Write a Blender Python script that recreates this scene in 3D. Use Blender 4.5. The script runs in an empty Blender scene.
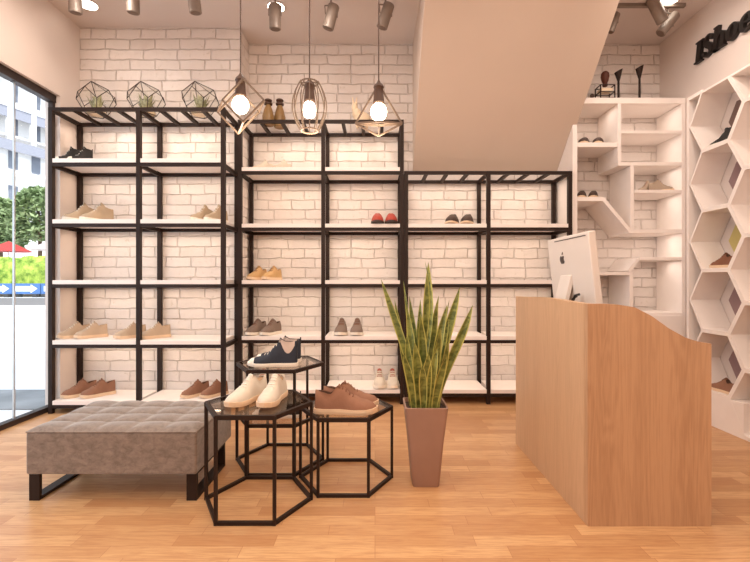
import bpy, bmesh, math, random
from mathutils import Vector, Matrix
random.seed(7)
PI = math.pi
F = 432.0
CH = 1.2                      # eye height
scene = bpy.context.scene
COL = scene.collection
def R(d): return d*PI/180

# ------------------------------------------------------------------ materials
def lin(c):
    return tuple(((v/255)/12.92 if v/255 <= 0.04045 else ((v/255+0.055)/1.055)**2.4) for v in c)+(1,)
class NT:
    def __init__(s, name):
        s.m = bpy.data.materials.new(name); s.m.use_nodes = True
        s.n = s.m.node_tree.nodes; s.l = s.m.node_tree.links
        s.b = s.n['Principled BSDF']; s.out = s.n['Material Output']
    def node(s, t, **kw):
        n = s.n.new(t)
        for k, v in kw.items():
            if k in n.inputs: n.inputs[k].default_value = v
            else: setattr(n, k, v)
        return n
    def link(s, a, b): s.l.new(a, b)
    def mix(s, fac, a, b, mode='MIX'):
        n = s.n.new('ShaderNodeMix'); n.data_type = 'RGBA'; n.blend_type = mode
        for sock, v in ((n.inputs[0], fac), (n.inputs[6], a), (n.inputs[7], b)):
            if hasattr(v, 'is_output') or isinstance(v, bpy.types.NodeSocket): s.link(v, sock)
            else: sock.default_value = v
        return n.outputs[2]
    def math(s, op, a, b=0.0):
        n = s.n.new('ShaderNodeMath'); n.operation = op
        for i, v in enumerate((a, b)):
            if isinstance(v, bpy.types.NodeSocket): s.link(v, n.inputs[i])
            else: n.inputs[i].default_value = v
        return n.outputs[0]
    def coords(s, scale=(1,1,1), kind='Object'):
        tc = s.n.new('ShaderNodeTexCoord'); mp = s.n.new('ShaderNodeMapping')
        mp.inputs['Scale'].default_value = scale
        s.link(tc.outputs[kind], mp.inputs[0]); return mp.outputs[0]
    def ramp(s, fac, stops):
        n = s.n.new('ShaderNodeValToRGB'); e = n.color_ramp.elements
        while len(e) < len(stops): e.new(0.5)
        for el, (p, c) in zip(e, stops): el.position = p; el.color = c
        s.link(fac, n.inputs[0]); return n.outputs[0]
    def bump(s, h, strength=.3, dist=.01):
        n = s.n.new('ShaderNodeBump'); n.inputs['Strength'].default_value = strength; n.inputs['Distance'].default_value = dist
        s.link(h, n.inputs['Height']); s.link(n.outputs[0], s.b.inputs['Normal'])

def plain(name, rgb, rough=.6, metal=0, var=.06, scale=8, bump=0, spec=None, sheen=0):
    t = NT(name); c = lin(rgb)
    nz = t.node('ShaderNodeTexNoise', Scale=scale, Detail=4.0)
    t.link(t.coords(), nz.inputs['Vector'])
    d = tuple(v*(1-var) for v in c[:3])+(1,); l = tuple(min(1, v*(1+var)) for v in c[:3])+(1,)
    t.link(t.ramp(nz.outputs[0], [(.3, d), (.7, l)]), t.b.inputs['Base Color'])
    t.b.inputs['Roughness'].default_value = rough; t.b.inputs['Metallic'].default_value = metal
    if spec is not None: t.b.inputs['Specular IOR Level'].default_value = spec
    if sheen: t.b.inputs['Sheen Weight'].default_value = sheen
    if bump:
        n2 = t.node('ShaderNodeTexNoise', Scale=scale*12, Detail=3.0); t.link(t.coords(), n2.inputs['Vector'])
        t.bump(n2.outputs[0], bump, .003)
    return t.m
def emit(name, rgb, strength):
    t = NT(name); t.b.inputs['Base Color'].default_value = (0.8,0.8,0.8,1)
    t.b.inputs['Emission Color'].default_value = lin(rgb); t.b.inputs['Emission Strength'].default_value = strength
    return t.m
def glass(name, tint=(255,255,255), refl=.12, rough=.02, k=.8):
    t = NT(name); t.n.remove(t.b)
    tr = t.node('ShaderNodeBsdfTransparent'); tr.inputs[0].default_value = lin(tint)
    gl = t.node('ShaderNodeBsdfGlossy'); gl.inputs['Roughness'].default_value = rough
    fr = t.node('ShaderNodeLayerWeight', Blend=.5)
    mx = t.n.new('ShaderNodeMixShader')
    t.link(t.math('ADD', t.math('MULTIPLY', t.math('POWER', fr.outputs['Facing'], 4.0), k), refl), mx.inputs[0])
    t.link(tr.outputs[0], mx.inputs[1]); t.link(gl.outputs[0], mx.inputs[2]); t.link(mx.outputs[0], t.out.inputs[0])
    return t.m

def brick_mat():
    t = NT('white_painted_brick')
    tc = t.n.new('ShaderNodeTexCoord'); sp = t.n.new('ShaderNodeSeparateXYZ'); t.link(tc.outputs['Object'], sp.inputs[0])
    cb = t.n.new('ShaderNodeCombineXYZ')
    t.link(t.math('ADD', sp.outputs[0], sp.outputs[1]), cb.inputs[0]); t.link(sp.outputs[2], cb.inputs[1])
    wob = t.node('ShaderNodeTexNoise', Scale=7.0, Detail=3.0); t.link(cb.outputs[0], wob.inputs['Vector'])
    vm = t.n.new('ShaderNodeVectorMath'); vm.operation = 'MULTIPLY_ADD'
    t.link(wob.outputs['Color'], vm.inputs[0]); vm.inputs[1].default_value = (.03,.03,0); t.link(cb.outputs[0], vm.inputs[2])
    def bk(mort, smooth):
        b = t.n.new('ShaderNodeTexBrick'); t.link(vm.outputs[0], b.inputs['Vector'])
        b.offset = .45; b.squash = 1.35; b.squash_frequency = 3
        for k, v in (('Scale',1.0),('Mortar Size',mort),('Mortar Smooth',smooth),('Bias',0.0),('Brick Width',.25),('Row Height',.104)):
            b.inputs[k].default_value = v
        b.inputs['Color1'].default_value = lin((222,212,206)); b.inputs['Color2'].default_value = lin((238,229,224)); b.inputs['Mortar'].default_value = lin((176,158,148))
        return b
    b = bk(.0042, .35)
    st = t.node('ShaderNodeTexNoise', Scale=3.0, Detail=6.0, Roughness=.7); t.link(cb.outputs[0], st.inputs['Vector'])
    crk = t.node('ShaderNodeTexNoise', Scale=16.0, Detail=5.0, Roughness=.65); t.link(cb.outputs[0], crk.inputs['Vector'])
    c1 = t.mix(t.ramp(crk.outputs[0], [(.28,(1,1,1,1)),(.40,(0,0,0,1))]), b.outputs['Color'], lin((206,194,182)))
    gt2 = t.node('ShaderNodeTexNoise', Scale=9.0, Detail=3.0); t.link(cb.outputs[0], gt2.inputs['Vector'])
    keep = t.ramp(gt2.outputs[0], [(.40,(.12,.12,.12,1)),(.60,(.8,.8,.8,1))])
    gate = t.ramp(st.outputs[0], [(.36,(.12,.12,.12,1)),(.60,(1,1,1,1))])
    col = t.mix(t.math('MULTIPLY', t.math('MULTIPLY', b.outputs['Fac'], 1.0), t.math('SUBTRACT', 1.0, keep)), t.mix(gate, lin((232,222,216)), c1), lin((226,215,208)))
    t.link(col, t.b.inputs['Base Color']); t.b.inputs['Roughness'].default_value = .8
    b2 = bk(.008, .8)
    h = t.math('ADD', t.math('MULTIPLY', b2.outputs['Fac'], -1.0), t.math('MULTIPLY', crk.outputs[0], .9))
    t.bump(h, .8, .014)
    return t.m

def floor_mat():
    t = NT('honey_laminate_strips')
    co = t.coords()
    b = t.n.new('ShaderNodeTexBrick'); t.link(co, b.inputs['Vector'])
    b.offset = .37; b.offset_frequency = 3; b.squash = 1.3; b.squash_frequency = 2
    for k, v in (('Scale',1.0),('Mortar Size',.0012),('Mortar Smooth',.2),('Bias',.0),('Brick Width',.46),('Row Height',.085)):
        b.inputs[k].default_value = v
    b.inputs['Color1'].default_value = lin((216,174,126)); b.inputs['Color2'].default_value = lin((180,131,87)); b.inputs['Mortar'].default_value = lin((160,102,64))
    g = t.node('ShaderNodeTexNoise', Scale=4.0, Detail=9.0, Roughness=.65, Distortion=.5); t.link(t.coords((1.6,20,1)), g.inputs['Vector'])
    c = t.mix(t.ramp(g.outputs[0], [(.42,(0,0,0,1)),(.66,(.6,.6,.6,1))]), b.outputs['Color'], lin((160,100,62)))
    big = t.node('ShaderNodeTexNoise', Scale=.9, Detail=2.0); t.link(co, big.inputs['Vector'])
    c = t.mix(t.math('MULTIPLY', big.outputs[0], .3), c, lin((216,166,120)))
    t.link(c, t.b.inputs['Base Color']); t.b.inputs['Roughness'].default_value = .34
    t.b.inputs['Specular IOR Level'].default_value = .35
    t.bump(t.math('MULTIPLY', b.outputs['Fac'], -1.0), .15, .002)
    return t.m

def oak_mat(name='oak_veneer', a=(196,156,120), b=(168,128,94), sc=(9,9,.6)):
    t = NT(name)
    n1 = t.node('ShaderNodeTexNoise', Scale=1.0, Detail=3.0, Distortion=.5); t.link(t.coords(sc), n1.inputs['Vector'])
    w = t.math('SINE', t.math('MULTIPLY', n1.outputs[0], 70.0))
    w = t.math('ADD', t.math('MULTIPLY', w, .5), .5)
    g = t.node('ShaderNodeTexNoise', Scale=14.0, Detail=5.0); t.link(t.coords((9,9,.5)), g.inputs['Vector'])
    f = t.math('ADD', t.math('MULTIPLY', w, .22), t.math('MULTIPLY', g.outputs[0], .75))
    band = t.node('ShaderNodeTexNoise', Scale=1.0, Detail=0.0); t.link(t.coords((7,7,.05)), band.inputs['Vector'])
    f = t.math('ADD', f, t.math('MULTIPLY', band.outputs[0], .7))
    c = t.ramp(f, [(.35, lin(b)), (1.2, lin(a))])
    t.link(c, t.b.inputs['Base Color']); t.b.inputs['Roughness'].default_value = .45
    return t.m

def velvet_mat():
    t = NT('taupe_velvet')
    n1 = t.node('ShaderNodeTexNoise', Scale=22.0, Detail=8.0, Roughness=.7, Distortion=.5); t.link(t.coords((1,1,1.6)), n1.inputs['Vector'])
    c = t.ramp(n1.outputs[0], [(.34, lin((112,98,88))), (.5, lin((132,117,106))), (.68, lin((148,133,121)))])
    t.link(c, t.b.inputs['Base Color']); t.b.inputs['Roughness'].default_value = .85
    t.b.inputs['Sheen Weight'].default_value = .6; t.b.inputs['Sheen Roughness'].default_value = .4
    n2 = t.node('ShaderNodeTexNoise', Scale=60.0, Detail=3.0); t.link(t.coords(), n2.inputs['Vector'])
    t.bump(n2.outputs[0], .25, .003)
    return t.m

def leaf_mat():
    t = NT('snake_plant_leaf')
    uv = t.n.new('ShaderNodeUVMap'); sp = t.n.new('ShaderNodeSeparateXYZ'); t.link(uv.outputs[0], sp.inputs[0])
    nz = t.node('ShaderNodeTexNoise', Scale=1.0, Detail=3.0, Distortion=.8); t.link(t.coords((14,14,26)), nz.inputs['Vector'])
    green = t.ramp(nz.outputs[0], [(.38, lin((82,92,40))), (.62, lin((136,142,70)))])
    d = t.math('ABSOLUTE', t.math('SUBTRACT', sp.outputs[0], .5))
    e = t.ramp(d, [(.36,(0,0,0,1)),(.42,(1,1,1,1))])
    t.link(t.mix(e, green, lin((188,182,96))), t.b.inputs['Base Color'])
    t.b.inputs['Roughness'].default_value = .45
    return t.m

def foliage_mat(name, a, b, sc):
    t = NT(name)
    n = t.node('ShaderNodeTexNoise', Scale=sc, Detail=6.0, Roughness=.7); t.link(t.coords(), n.inputs['Vector'])
    t.link(t.ramp(n.outputs[0], [(.35, lin(a)), (.65, lin(b))]), t.b.inputs['Base Color'])
    t.b.inputs['Roughness'].default_value = .8
    return t.m

M = dict(
    brick=brick_mat(), floor=floor_mat(), oak=oak_mat(), velvet=velvet_mat(), leaf=leaf_mat(),
    plaster=plain('cream_plaster', (222,208,200), .85, var=.02, scale=2),
    slab=plain('peach_plaster', (214,195,179), .85, var=.03, scale=1.2),
    ceil=plain('ceiling_paint', (216,204,198), .9, var=.02, scale=1.5),
    black=plain('dark_bronze_steel', (42,28,22), .55, 0, var=.1, spec=.25),
    board=plain('white_shelf_board', (242,232,226), .5, var=.02),
    cubby=plain('white_lacquer', (244,234,228), .5, var=.02),
    frame=plain('window_frame_dark', (56,44,42), .5, .3),
    silver=plain('silver_trim', (190,190,190), .3, .8),
    cage=plain('weathered_brown_cage', (112,94,80), .6, .1),
    socket=plain('dark_wood_socket', (70,44,28), .5),
    spot=plain('brushed_bronze_spot', (134,120,110), .45, .15, var=.12, scale=12),
    spotin=plain('spot_inner', (104,84,70), .5),
    bulb=emit('glowing_bulb', (255,232,196), 14), down=emit('downlight_disc', (255,244,228), 12),
    pot=plain('clay_planter', (158,124,108), .55, var=.05), soil=plain('soil', (60,42,30), .95, bump=.6),
    glass=glass('clear_glass', (250,250,248), .03, .02, .5), tableglass=glass('smoked_glass', (240,234,228), .05, .03, .55),
    winglass=glass('window_glass', (252,254,255), .0, .02, .06),
    mauve=plain('mauve_panel', (150,122,122), .6), yellow=plain('yellow_panel', (204,188,120), .6), umber=plain('umber_panel', (120,96,88), .6),
    imac=plain('white_monitor_shell', (226,216,208), .35, 0, var=.01), greyalu=plain('grey_monitor_edge', (200,186,176), .4, .2),
    screen=plain('black_screen', (20,20,24), .15), logo=plain('dark_logo', (60,50,46), .4),
    cable=plain('black_cable', (22,20,20), .5), sign=plain('black_sign_letter', (26,20,18), .5),
    amber=plain('amber_bottle', (140,108,66), .4, 0, var=.2, scale=14), rust=plain('rust_brush', (84,40,24), .6),
    ceramic=plain('cream_ceramic', (236,214,184), .5), succ=foliage_mat('succulent', (120,124,84), (206,202,166), 30),
    # shoes
    tan=plain('tan_canvas', (190,166,142), .85, bump=.3), beige=plain('beige_canvas', (182,160,134), .85, bump=.3),
    brown=plain('brown_suede', (146,104,82), .9, bump=.3, var=.12), cocoa=plain('cocoa_suede', (128,84,62), .9, bump=.2),
    whiteshoe=plain('white_leather', (212,199,182), .55), grey=plain('grey_knit', (128,108,96), .9, bump=.4),
    red=plain('red_leather', (176,62,46), .5), choc=plain('dark_chocolate', (72,54,46), .7), ochre=plain('ochre_leather', (196,156,104), .6),
    navy=plain('navy_canvas', (36,40,52), .75, bump=.2), blk=plain('black_canvas', (30,28,28), .7), pinkwhite=plain('pinkish_lining', (196,176,164), .85),
    redstripe=plain('brick_red_tongue', (166,82,66), .7), sole=plain('white_sole', (238,226,210), .5), solebrown=plain('cream_sole', (226,196,164), .55),
    soledark=plain('dark_sole', (60,44,38), .6), lining=plain('dark_lining', (84,60,48), .9), linpale=plain('pale_lining', (206,176,146), .9),
    olive=plain('grey_olive_suede', (150,130,112), .85), lace=plain('white_lace', (232,224,212), .8), lacebr=plain('brown_lace', (120,74,52), .8),
)

# ------------------------------------------------------------------ mesh helpers
def new(): return bmesh.new()
def box(bm, x0, x1, y0, y1, z0, z1):
    m = Matrix.Translation(((x0+x1)/2, (y0+y1)/2, (z0+z1)/2)) @ Matrix.Diagonal((abs(x1-x0), abs(y1-y0), abs(z1-z0), 1))
    return bmesh.ops.create_cube(bm, size=1, matrix=m)['verts']
def frame_for(d):
    d = d.normalized(); up = Vector((0,0,1)) if abs(d.z) < .95 else Vector((0,1,0))
    a = d.cross(up).normalized(); return a, a.cross(d).normalized()
def bar(bm, p, q, r, n=6, r2=None, flat=1.0):
    p = Vector(p); q = Vector(q); r2 = r if r2 is None else r2
    a, b = frame_for(q-p); ro = PI/4 if n == 4 else 0
    v0 = [bm.verts.new(p+(a*math.cos(2*PI*i/n+ro)+b*math.sin(2*PI*i/n+ro)*flat)*r) for i in range(n)]
    v1 = [bm.verts.new(q+(a*math.cos(2*PI*i/n+ro)+b*math.sin(2*PI*i/n+ro)*flat)*r2) for i in range(n)]
    for i in range(n): bm.faces.new((v0[i], v0[(i+1)%n], v1[(i+1)%n], v1[i]))
    bm.faces.new(v0[::-1]); bm.faces.new(v1)
def tube(bm, pts, r, n=6, closed=False):
    pts = [Vector(p) for p in pts]; rings = []
    for i, p in enumerate(pts):
        t = (pts[(i+1)%len(pts)]-pts[i-1]) if closed else (pts[min(i+1, len(pts)-1)]-pts[max(i-1,0)])
        a, b = frame_for(t)
        rr = r[i] if isinstance(r, (list, tuple)) else r
        rings.append([bm.verts.new(p+(a*math.cos(2*PI*k/n)+b*math.sin(2*PI*k/n))*rr) for k in range(n)])
    m = len(rings)
    for i in range(m if closed else m-1):
        A, B = rings[i], rings[(i+1)%m]
        for k in range(n): bm.faces.new((A[k], A[(k+1)%n], B[(k+1)%n], B[k]))
    if not closed: bm.faces.new(rings[0][::-1]); bm.faces.new(rings[-1])
def lathe(bm, prof, c=(0,0,0), n=24, cap=True):
    rings = [[bm.verts.new((c[0]+r*math.cos(2*PI*i/n), c[1]+r*math.sin(2*PI*i/n), c[2]+z)) for i in range(n)] for r, z in prof]
    for a, b in zip(rings, rings[1:]):
        for i in range(n): bm.faces.new((a[i], a[(i+1)%n], b[(i+1)%n], b[i]))
    if cap: bm.faces.new(rings[0][::-1]); bm.faces.new(rings[-1])
def prism(bm, poly, f0, f1):
    """poly: 2-D points; f0, f1 map a 2-D point to the two ends"""
    a = [bm.verts.new(f0(*p)) for p in poly]; b = [bm.verts.new(f1(*p)) for p in poly]; n = len(poly)
    bm.faces.new(a); bm.faces.new(b[::-1])
    for i in range(n): bm.faces.new((a[i], b[i], b[(i+1)%n], a[(i+1)%n]))
def obj(name, bm, mat, parent=None, smooth=False, bevel=0, seg=2, mats=None):
    bmesh.ops.recalc_face_normals(bm, faces=bm.faces)
    me = bpy.data.meshes.new(name); bm.to_mesh(me); bm.free()
    me.materials.append(mat)
    for m in (mats or []): me.materials.append(m)
    if smooth:
        for p in me.polygons: p.use_smooth = True
        try: me.set_sharp_from_angle(angle=R(48))
        except Exception: pass
    o = bpy.data.objects.new(name, me); COL.objects.link(o)
    if parent: o.parent = parent
    if bevel:
        b = o.modifiers.new('bevel', 'BEVEL'); b.width = bevel; b.segments = seg; b.limit_method = 'ANGLE'
    return o
def tag(o, label, cat, group=None):
    o['label'] = label; o['category'] = cat
    if group: o['group'] = group
    return o
def thing(name, label, cat, loc=(0,0,0), rotz=0, group=None):
    o = bpy.data.objects.new(name, None); COL.objects.link(o); o.empty_display_size = .05
    o.location = loc; o.rotation_euler = (0,0,rotz); return tag(o, label, cat, group)
def struct(name, bm, mat, **k):
    o = obj(name, bm, mat, **k); o['kind'] = 'structure'; return o
def px(x, Y): return (x-375)/F*Y
def pz(y, Y): return CH+(281-y)/F*Y

# ------------------------------------------------------------------ room shell
XL, XR, YB, YL, H = -2.96, 3.05, 4.63, 4.33, 3.74
bm = new(); box(bm, -3.1, 3.2, -2.6, 4.75, -.08, 0); struct('floor', bm, M['floor'])
bm = new(); box(bm, -3.1, 3.2, -2.6, 4.75, H, H+.1); struct('ceiling', bm, M['ceil'])
bm = new(); box(bm, -1.35, XR, YB, 4.75, 0, H); struct('wall_back', bm, M['brick'])
bm = new(); box(bm, -3.1, -1.35, YL, 4.75, 0, H); struct('wall_back_left', bm, M['brick'])
bm = new(); box(bm, XR, 3.2, -2.6, 4.75, 0, H); struct('wall_right', bm, M['plaster'])
bm = new(); box(bm, -3.1, 3.2, -2.7, -2.6, 0, H); struct('wall_front', bm, M['plaster'])
bm = new()
box(bm, -3.1, XL, 4.06, YL, 0, H); box(bm, -3.1, XL, .4, 4.06, 2.94, H); box(bm, -3.1, XL, -2.6, .4, 0, H)
struct('wall_left', bm, M['plaster'])
# underside of the stair, sloping from the ceiling down to the back wall
SX0, SX1 = .404, 1.985
def slopeY(z): return 6.985-z
bm = new()
prism(bm, [(YB, 6.985-YB), (6.985-H, H), (YB, H)], lambda y, z: (SX0, y, z), lambda y, z: (SX1, y, z))
struct('trim_1', bm, M['slab'])
# window
w = bpy.data.objects.new('window_1', None); COL.objects.link(w); w['kind'] = 'structure'
bm = new()
for a in ((.4,4.06,2.87,2.94), (.4,4.06,0,.045)): box(bm, -3.06, -2.995, a[0], a[1], a[2], a[3])
box(bm, -3.045, -3.005, 4.025, 4.06, .045, 2.87); box(bm, -3.06, -2.995, .4, .47, .045, 2.87)
obj('window_frame', bm, M['frame'], w)
ys = [.47, 1.5, 2.55, 3.62, 4.025]
for a, b in zip(ys, ys[1:]):
    bm = new(); box(bm, -3.03, -3.022, a+.004, b-.004, .045, 2.87); obj('pane', bm, M['winglass'], w)
for y in ys[1:-1]:
    bm = new(); box(bm, -3.034, -3.018, y-.006, y+.006, .045, 2.87); obj('glazing_bead', bm, M['silver'], w)

# ------------------------------------------------------------------ racks
LEV = [.079, .625, 1.17, 1.72, 2.27]
BT = .038
def rack(label, y0, y1, xs, zt, levels, pw=.037):
    t = thing('shelving_rack', label, 'shelving', ((xs[0]+xs[-1])/2, (y0+y1)/2, 0), group=None)
    ox, oy = t.location.x, t.location.y
    def B(name, x0, x1, a, b, z0, z1, mat, bev=0):
        bm = new(); box(bm, x0-ox, x1-ox, a-oy, b-oy, z0, z1); return obj(name, bm, mat, t, bevel=bev)
    h = pw/2
    for x in xs:
        for (a, b) in ((y0, y0+pw), (y1-pw, y1)):
            B('post', x-h, x+h, a, b, 0, zt, M['black'])
    for z in levels+[zt]:
        for (a, b) in zip(xs, xs[1:]):
            B('rail', a+h, b-h, y0+.002, y0+.03, z-.031, z, M['black'])
            B('rail', a+h, b-h, y1-.03, y1-.002, z-.031, z, M['black'])
        for x in xs:
            B('rail', x-.014, x+.014, y0+pw, y1-pw, z-.035, z-.001, M['black'])
    for z in levels:
        for (a, b) in zip(xs, xs[1:]):
            B('shelf_board', a+h+.001, b-h-.001, y0+.001, y1-.004, z+.001, z+BT, M['board'], .002)
    for (a, b) in zip(xs, xs[1:]):
        n = 3
        for i in range(n):
            x = a+(b-a)*(i+1)/(n+1)
            B('slat', x-.016, x+.016, y0+.03, y1-.03, zt-.03, zt-.004, M['black'])
    return t
rack('tall two-bay dark steel rack with white shelves beside the shop window', 3.9, 4.315, [-2.934,-2.14,-1.375], 2.77, LEV)
rack('tall dark steel rack with white shelves, middle of the three racks', 4.2, 4.615, [-1.316,-.505,.262], 2.77, [.105]+LEV[1:])
rack('lower two-bay dark steel rack with white shelves beneath the sloping stair underside', 4.2, 4.615, [.304,1.106,1.90], 2.27, [.105]+LEV[1:4])

# ------------------------------------------------------------------ shoes
def interp(t, ks):
    for (a, va), (b, vb) in zip(ks, ks[1:]):
        if t <= b:
            u = (t-a)/(b-a) if b > a else 0; u = u*u*(3-2*u); return va+(vb-va)*u
    return ks[-1][1]
SHOE = {}
def shoe_meshes(kind):
    if kind in SHOE: return SHOE[kind]
    K = dict(
        tan=('low','tan','solebrown','linpale','lace'), beige=('mid','beige','sole','linpale','lace'),
        brown=('low','brown','solebrown','lining','lacebr'), white=('low','whiteshoe','solebrown','linpale','lace'),
        grey=('low','grey','sole','lining','lacebr'), red=('slip','red','soledark','lining',None),
        choc=('slip','choc','solebrown','linpale',None), ochre=('low','ochre','solebrown','lining','lacebr'),
        navy=('high','navy','sole','pinkwhite','lace'), black=('high','blk','sole','lining','lace'),
        stripe=('low','whiteshoe','sole','redstripe','redstripe'), olive=('mid','olive','solebrown','lining','lacebr'),
        cocoa=('low','cocoa','solebrown','lining','lacebr'), bigbrown=('low','brown','solebrown','lining','lacebr'))[kind]
    style, up, so, li, la = K
    L = .30; sh = .014 if style == 'slip' else .022
    wk = [(0,.022),(.04,.032),(.15,.038),(.38,.036),(.68,.052),(.82,.050),(.93,.036),(1,.010)]
    if style == 'low':  hk = [(0,.096),(.12,.090),(.25,.082),(.37,.112),(.44,.108),(.62,.074),(.80,.056),(.93,.046),(1,.030)]; op = (.05,.42)
    elif style == 'mid': hk = [(0,.105),(.12,.104),(.25,.112),(.36,.140),(.44,.122),(.62,.078),(.80,.058),(.93,.048),(1,.030)]; op = (.05,.40)
    elif style == 'slip': hk = [(0,.080),(.12,.074),(.28,.066),(.45,.084),(.58,.080),(.70,.068),(.84,.058),(.94,.046),(1,.030)]; op = (.05,.52)
    else: hk = [(0,.155),(.12,.150),(.25,.152),(.34,.166),(.44,.130),(.60,.078),(.80,.058),(.93,.048),(1,.030)]; op = (.05,.37)
    N, Kp = 30, 7
    ts = [i/N for i in range(N+1)]
    tc, tr = (op[0]+op[1])/2, (op[1]-op[0])/2
    def omax(t):
        u = (t-tc)/tr
        return 0 if abs(u) >= 1 else math.sqrt(1-u*u)*.74
    def sect(t):
        w = interp(t, wk); h = interp(t, hk); o = omax(t)
        pts = []
        tall = max(0, h-.06)
        for k in range(Kp+1):
            a = k/Kp*PI/2
            y = w*math.cos(a)**.75; z = sh*.7+(h-sh*.7)*math.sin(a)**.9
            if k: y *= 1-min(.30, tall*3.2)*(k/Kp)
            yo = o*w*(1-min(.35, tall*2.4))
            if y < yo: y = yo
            pts.append((y, z))
        return pts
    res = []
    bm = new(); grid = {}
    for s in (1, -1):
        for i, t in enumerate(ts):
            for k, (y, z) in enumerate(sect(t)): grid[s, i, k] = bm.verts.new(((t-.5)*L, s*y, z))
    for s in (1, -1):
        for i in range(N):
            for k in range(Kp):
                bm.faces.new((grid[s,i,k], grid[s,i+1,k], grid[s,i+1,k+1], grid[s,i,k+1]))
    bm.faces.new([grid[1,0,k] for k in range(Kp+1)]+[grid[-1,0,k] for k in range(Kp-1,-1,-1)])
    bm.faces.new([grid[1,N,k] for k in range(Kp+1)]+[grid[-1,N,k] for k in range(Kp-1,-1,-1)])
    bmesh.ops.remove_doubles(bm, verts=bm.verts, dist=.0008)
    res.append(('upper', bm, M[up], True))
    # lining: cavity wall below the collar
    bm = new(); ring = []
    m = 20
    for j in range(m):
        a = 2*PI*j/m; t = tc+tr*.985*math.cos(a); w = interp(t, wk); h = interp(t, hk)
        tall = max(0, h-.06)
        y = math.sin(a)*.70*w*(1-min(.35, tall*2.4)); ring.append((t, y, h))
    top = [bm.verts.new(((t-.5)*L, y, h-.004)) for t, y, h in ring]
    bot = [bm.verts.new(((tc+(t-tc)*.9-.5)*L, y*.85, max(.03, h-.05) if style != 'high' else h-.045)) for t, y, h in ring]
    for j in range(m): bm.faces.new((top[j], top[(j+1)%m], bot[(j+1)%m], bot[j]))
    bm.faces.new(bot)
    res.append(('lining', bm, M[li], True))
    # sole
    bm = new(); out = []
    for i, t in enumerate(ts): out.append(((t-.5)*L*1.035, (interp(t, wk)+.004)))
    poly = out+[(x, -y) for x, y in reversed(out)]
    def lift(x): return max(0, (x/L-.22))**2*.10
    a = [bm.verts.new((x, y*.95, lift(x))) for x, y in poly]
    b = [bm.verts.new((x, y, lift(x)+sh*.5)) for x, y in poly]
    c = [bm.verts.new((x, y*.98, lift(x)*.8+sh)) for x, y in poly]
    n = len(poly)
    for A, B in ((a, b), (b, c)):
        for i in range(n): bm.faces.new((A[i], A[(i+1)%n], B[(i+1)%n], B[i]))
    bm.faces.new(a[::-1]); bm.faces.new(c)
    res.append(('sole', bm, M[so], False))
    if la:
        bm = new()
        t0, t1, nl = (op[1]+.03, op[1]+.20, 4) if style != 'high' else (op[1]-.01, .66, 6)
        for j in range(nl):
            t = t0+(t1-t0)*j/(nl-1); h = interp(t, hk); w = interp(t, wk)
            sc = sect(t)
            def zat(y):
                for (ya, za), (yb, zb_) in zip(sc, sc[1:]):
                    if yb <= y <= ya: return za+(zb_-za)*((ya-y)/(ya-yb) if ya > yb else 0)
                return sc[-1][1]
            p = [((t-.5)*L, q*w*.45, zat(abs(q)*w*.45)+.0018) for q in (-1,-.6,-.3,0,.3,.6,1)]
            tube(bm, p, .0025, 5)
        if style == 'high':
            t = .40
            tube(bm, [((t-.5)*L, -.03, .11), ((t-.52)*L, -.045, .07), ((t-.5)*L, -.052, .03)], .0025, 5)
        res.append(('laces', bm, M[la], True))
        # tongue
        bm = new(); t = op[1]-.015; h = interp(t, hk)
        g = []
        for u in (0, .5, 1):
            g.append([bm.verts.new(((t-.5)*L-.012*u+.01, q*.021*(1-.25*u), h-.014+.026*u-.006*q*q)) for q in (-1,-.5,0,.5,1)])
            g.append([bm.verts.new(((t-.5)*L-.012*u+.004, q*.021*(1-.25*u), h-.016+.026*u-.006*q*q)) for q in (-1,-.5,0,.5,1)])
        for A, B in ((g[0], g[2]), (g[2], g[4]), (g[1], g[3]), (g[3], g[5]), (g[4], g[5])):
            for q in range(4): bm.faces.new((A[q], A[q+1], B[q+1], B[q]))
        res.append(('tongue', bm, M['redstripe' if kind == 'stripe' else up], True))
    if style == 'high':
        # pale ankle panel wrapped round the collar, and rubber toe cap
        for nm, tr0, tr1, k0, k1, mt in (('ankle_panel', .05, .36, 2, 7, 'pinkwhite' if kind == 'navy' else 'blk'), ('toe_cap', .86, 1, 0, 7, 'sole')):
            bm = new()
            idx = [tr0+(tr1-tr0)*i/8 for i in range(9)]
            for s in (1, -1):
                g = []
                for i, t in enumerate(idx):
                    sc = sect(t); row = []
                    f0 = 2.0+3.6*(abs(i-3.4)/4.6)**2 if nm == 'ankle_panel' else 0
                    for q in range(8):
                        f = f0+(k1-f0)*q/7; k = min(k1-1, int(f)); u = f-k
                        y = sc[k][0]*(1-u)+sc[k+1][0]*u; z = sc[k][1]*(1-u)+sc[k+1][1]*u
                        row.append(bm.verts.new(((t-.5)*L*1.012, s*(y+.0026), z+.0018)))
                    g.append(row)
                for i in range(8):
                    for k in range(7):
                        bm.faces.new((g[i][k], g[i+1][k], g[i+1][k+1], g[i][k+1]))
            res.append((nm, bm, M[mt], True))
        bm = new(); box(bm, -.5*L-.004, -.5*L+.002, -.007, .007, .12, .164); res.append(('pull_tab', bm, M['blk'], False))
    outp = []
    for nm, bm, mt, sm in res:
        bmesh.ops.recalc_face_normals(bm, faces=bm.faces)
        me = bpy.data.meshes.new('shoe_'+nm); bm.to_mesh(me); bm.free(); me.materials.append(mt)
        if sm:
            for p in me.polygons: p.use_smooth = True
        outp.append((nm, me))
    SHOE[kind] = outp
    return outp
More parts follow.
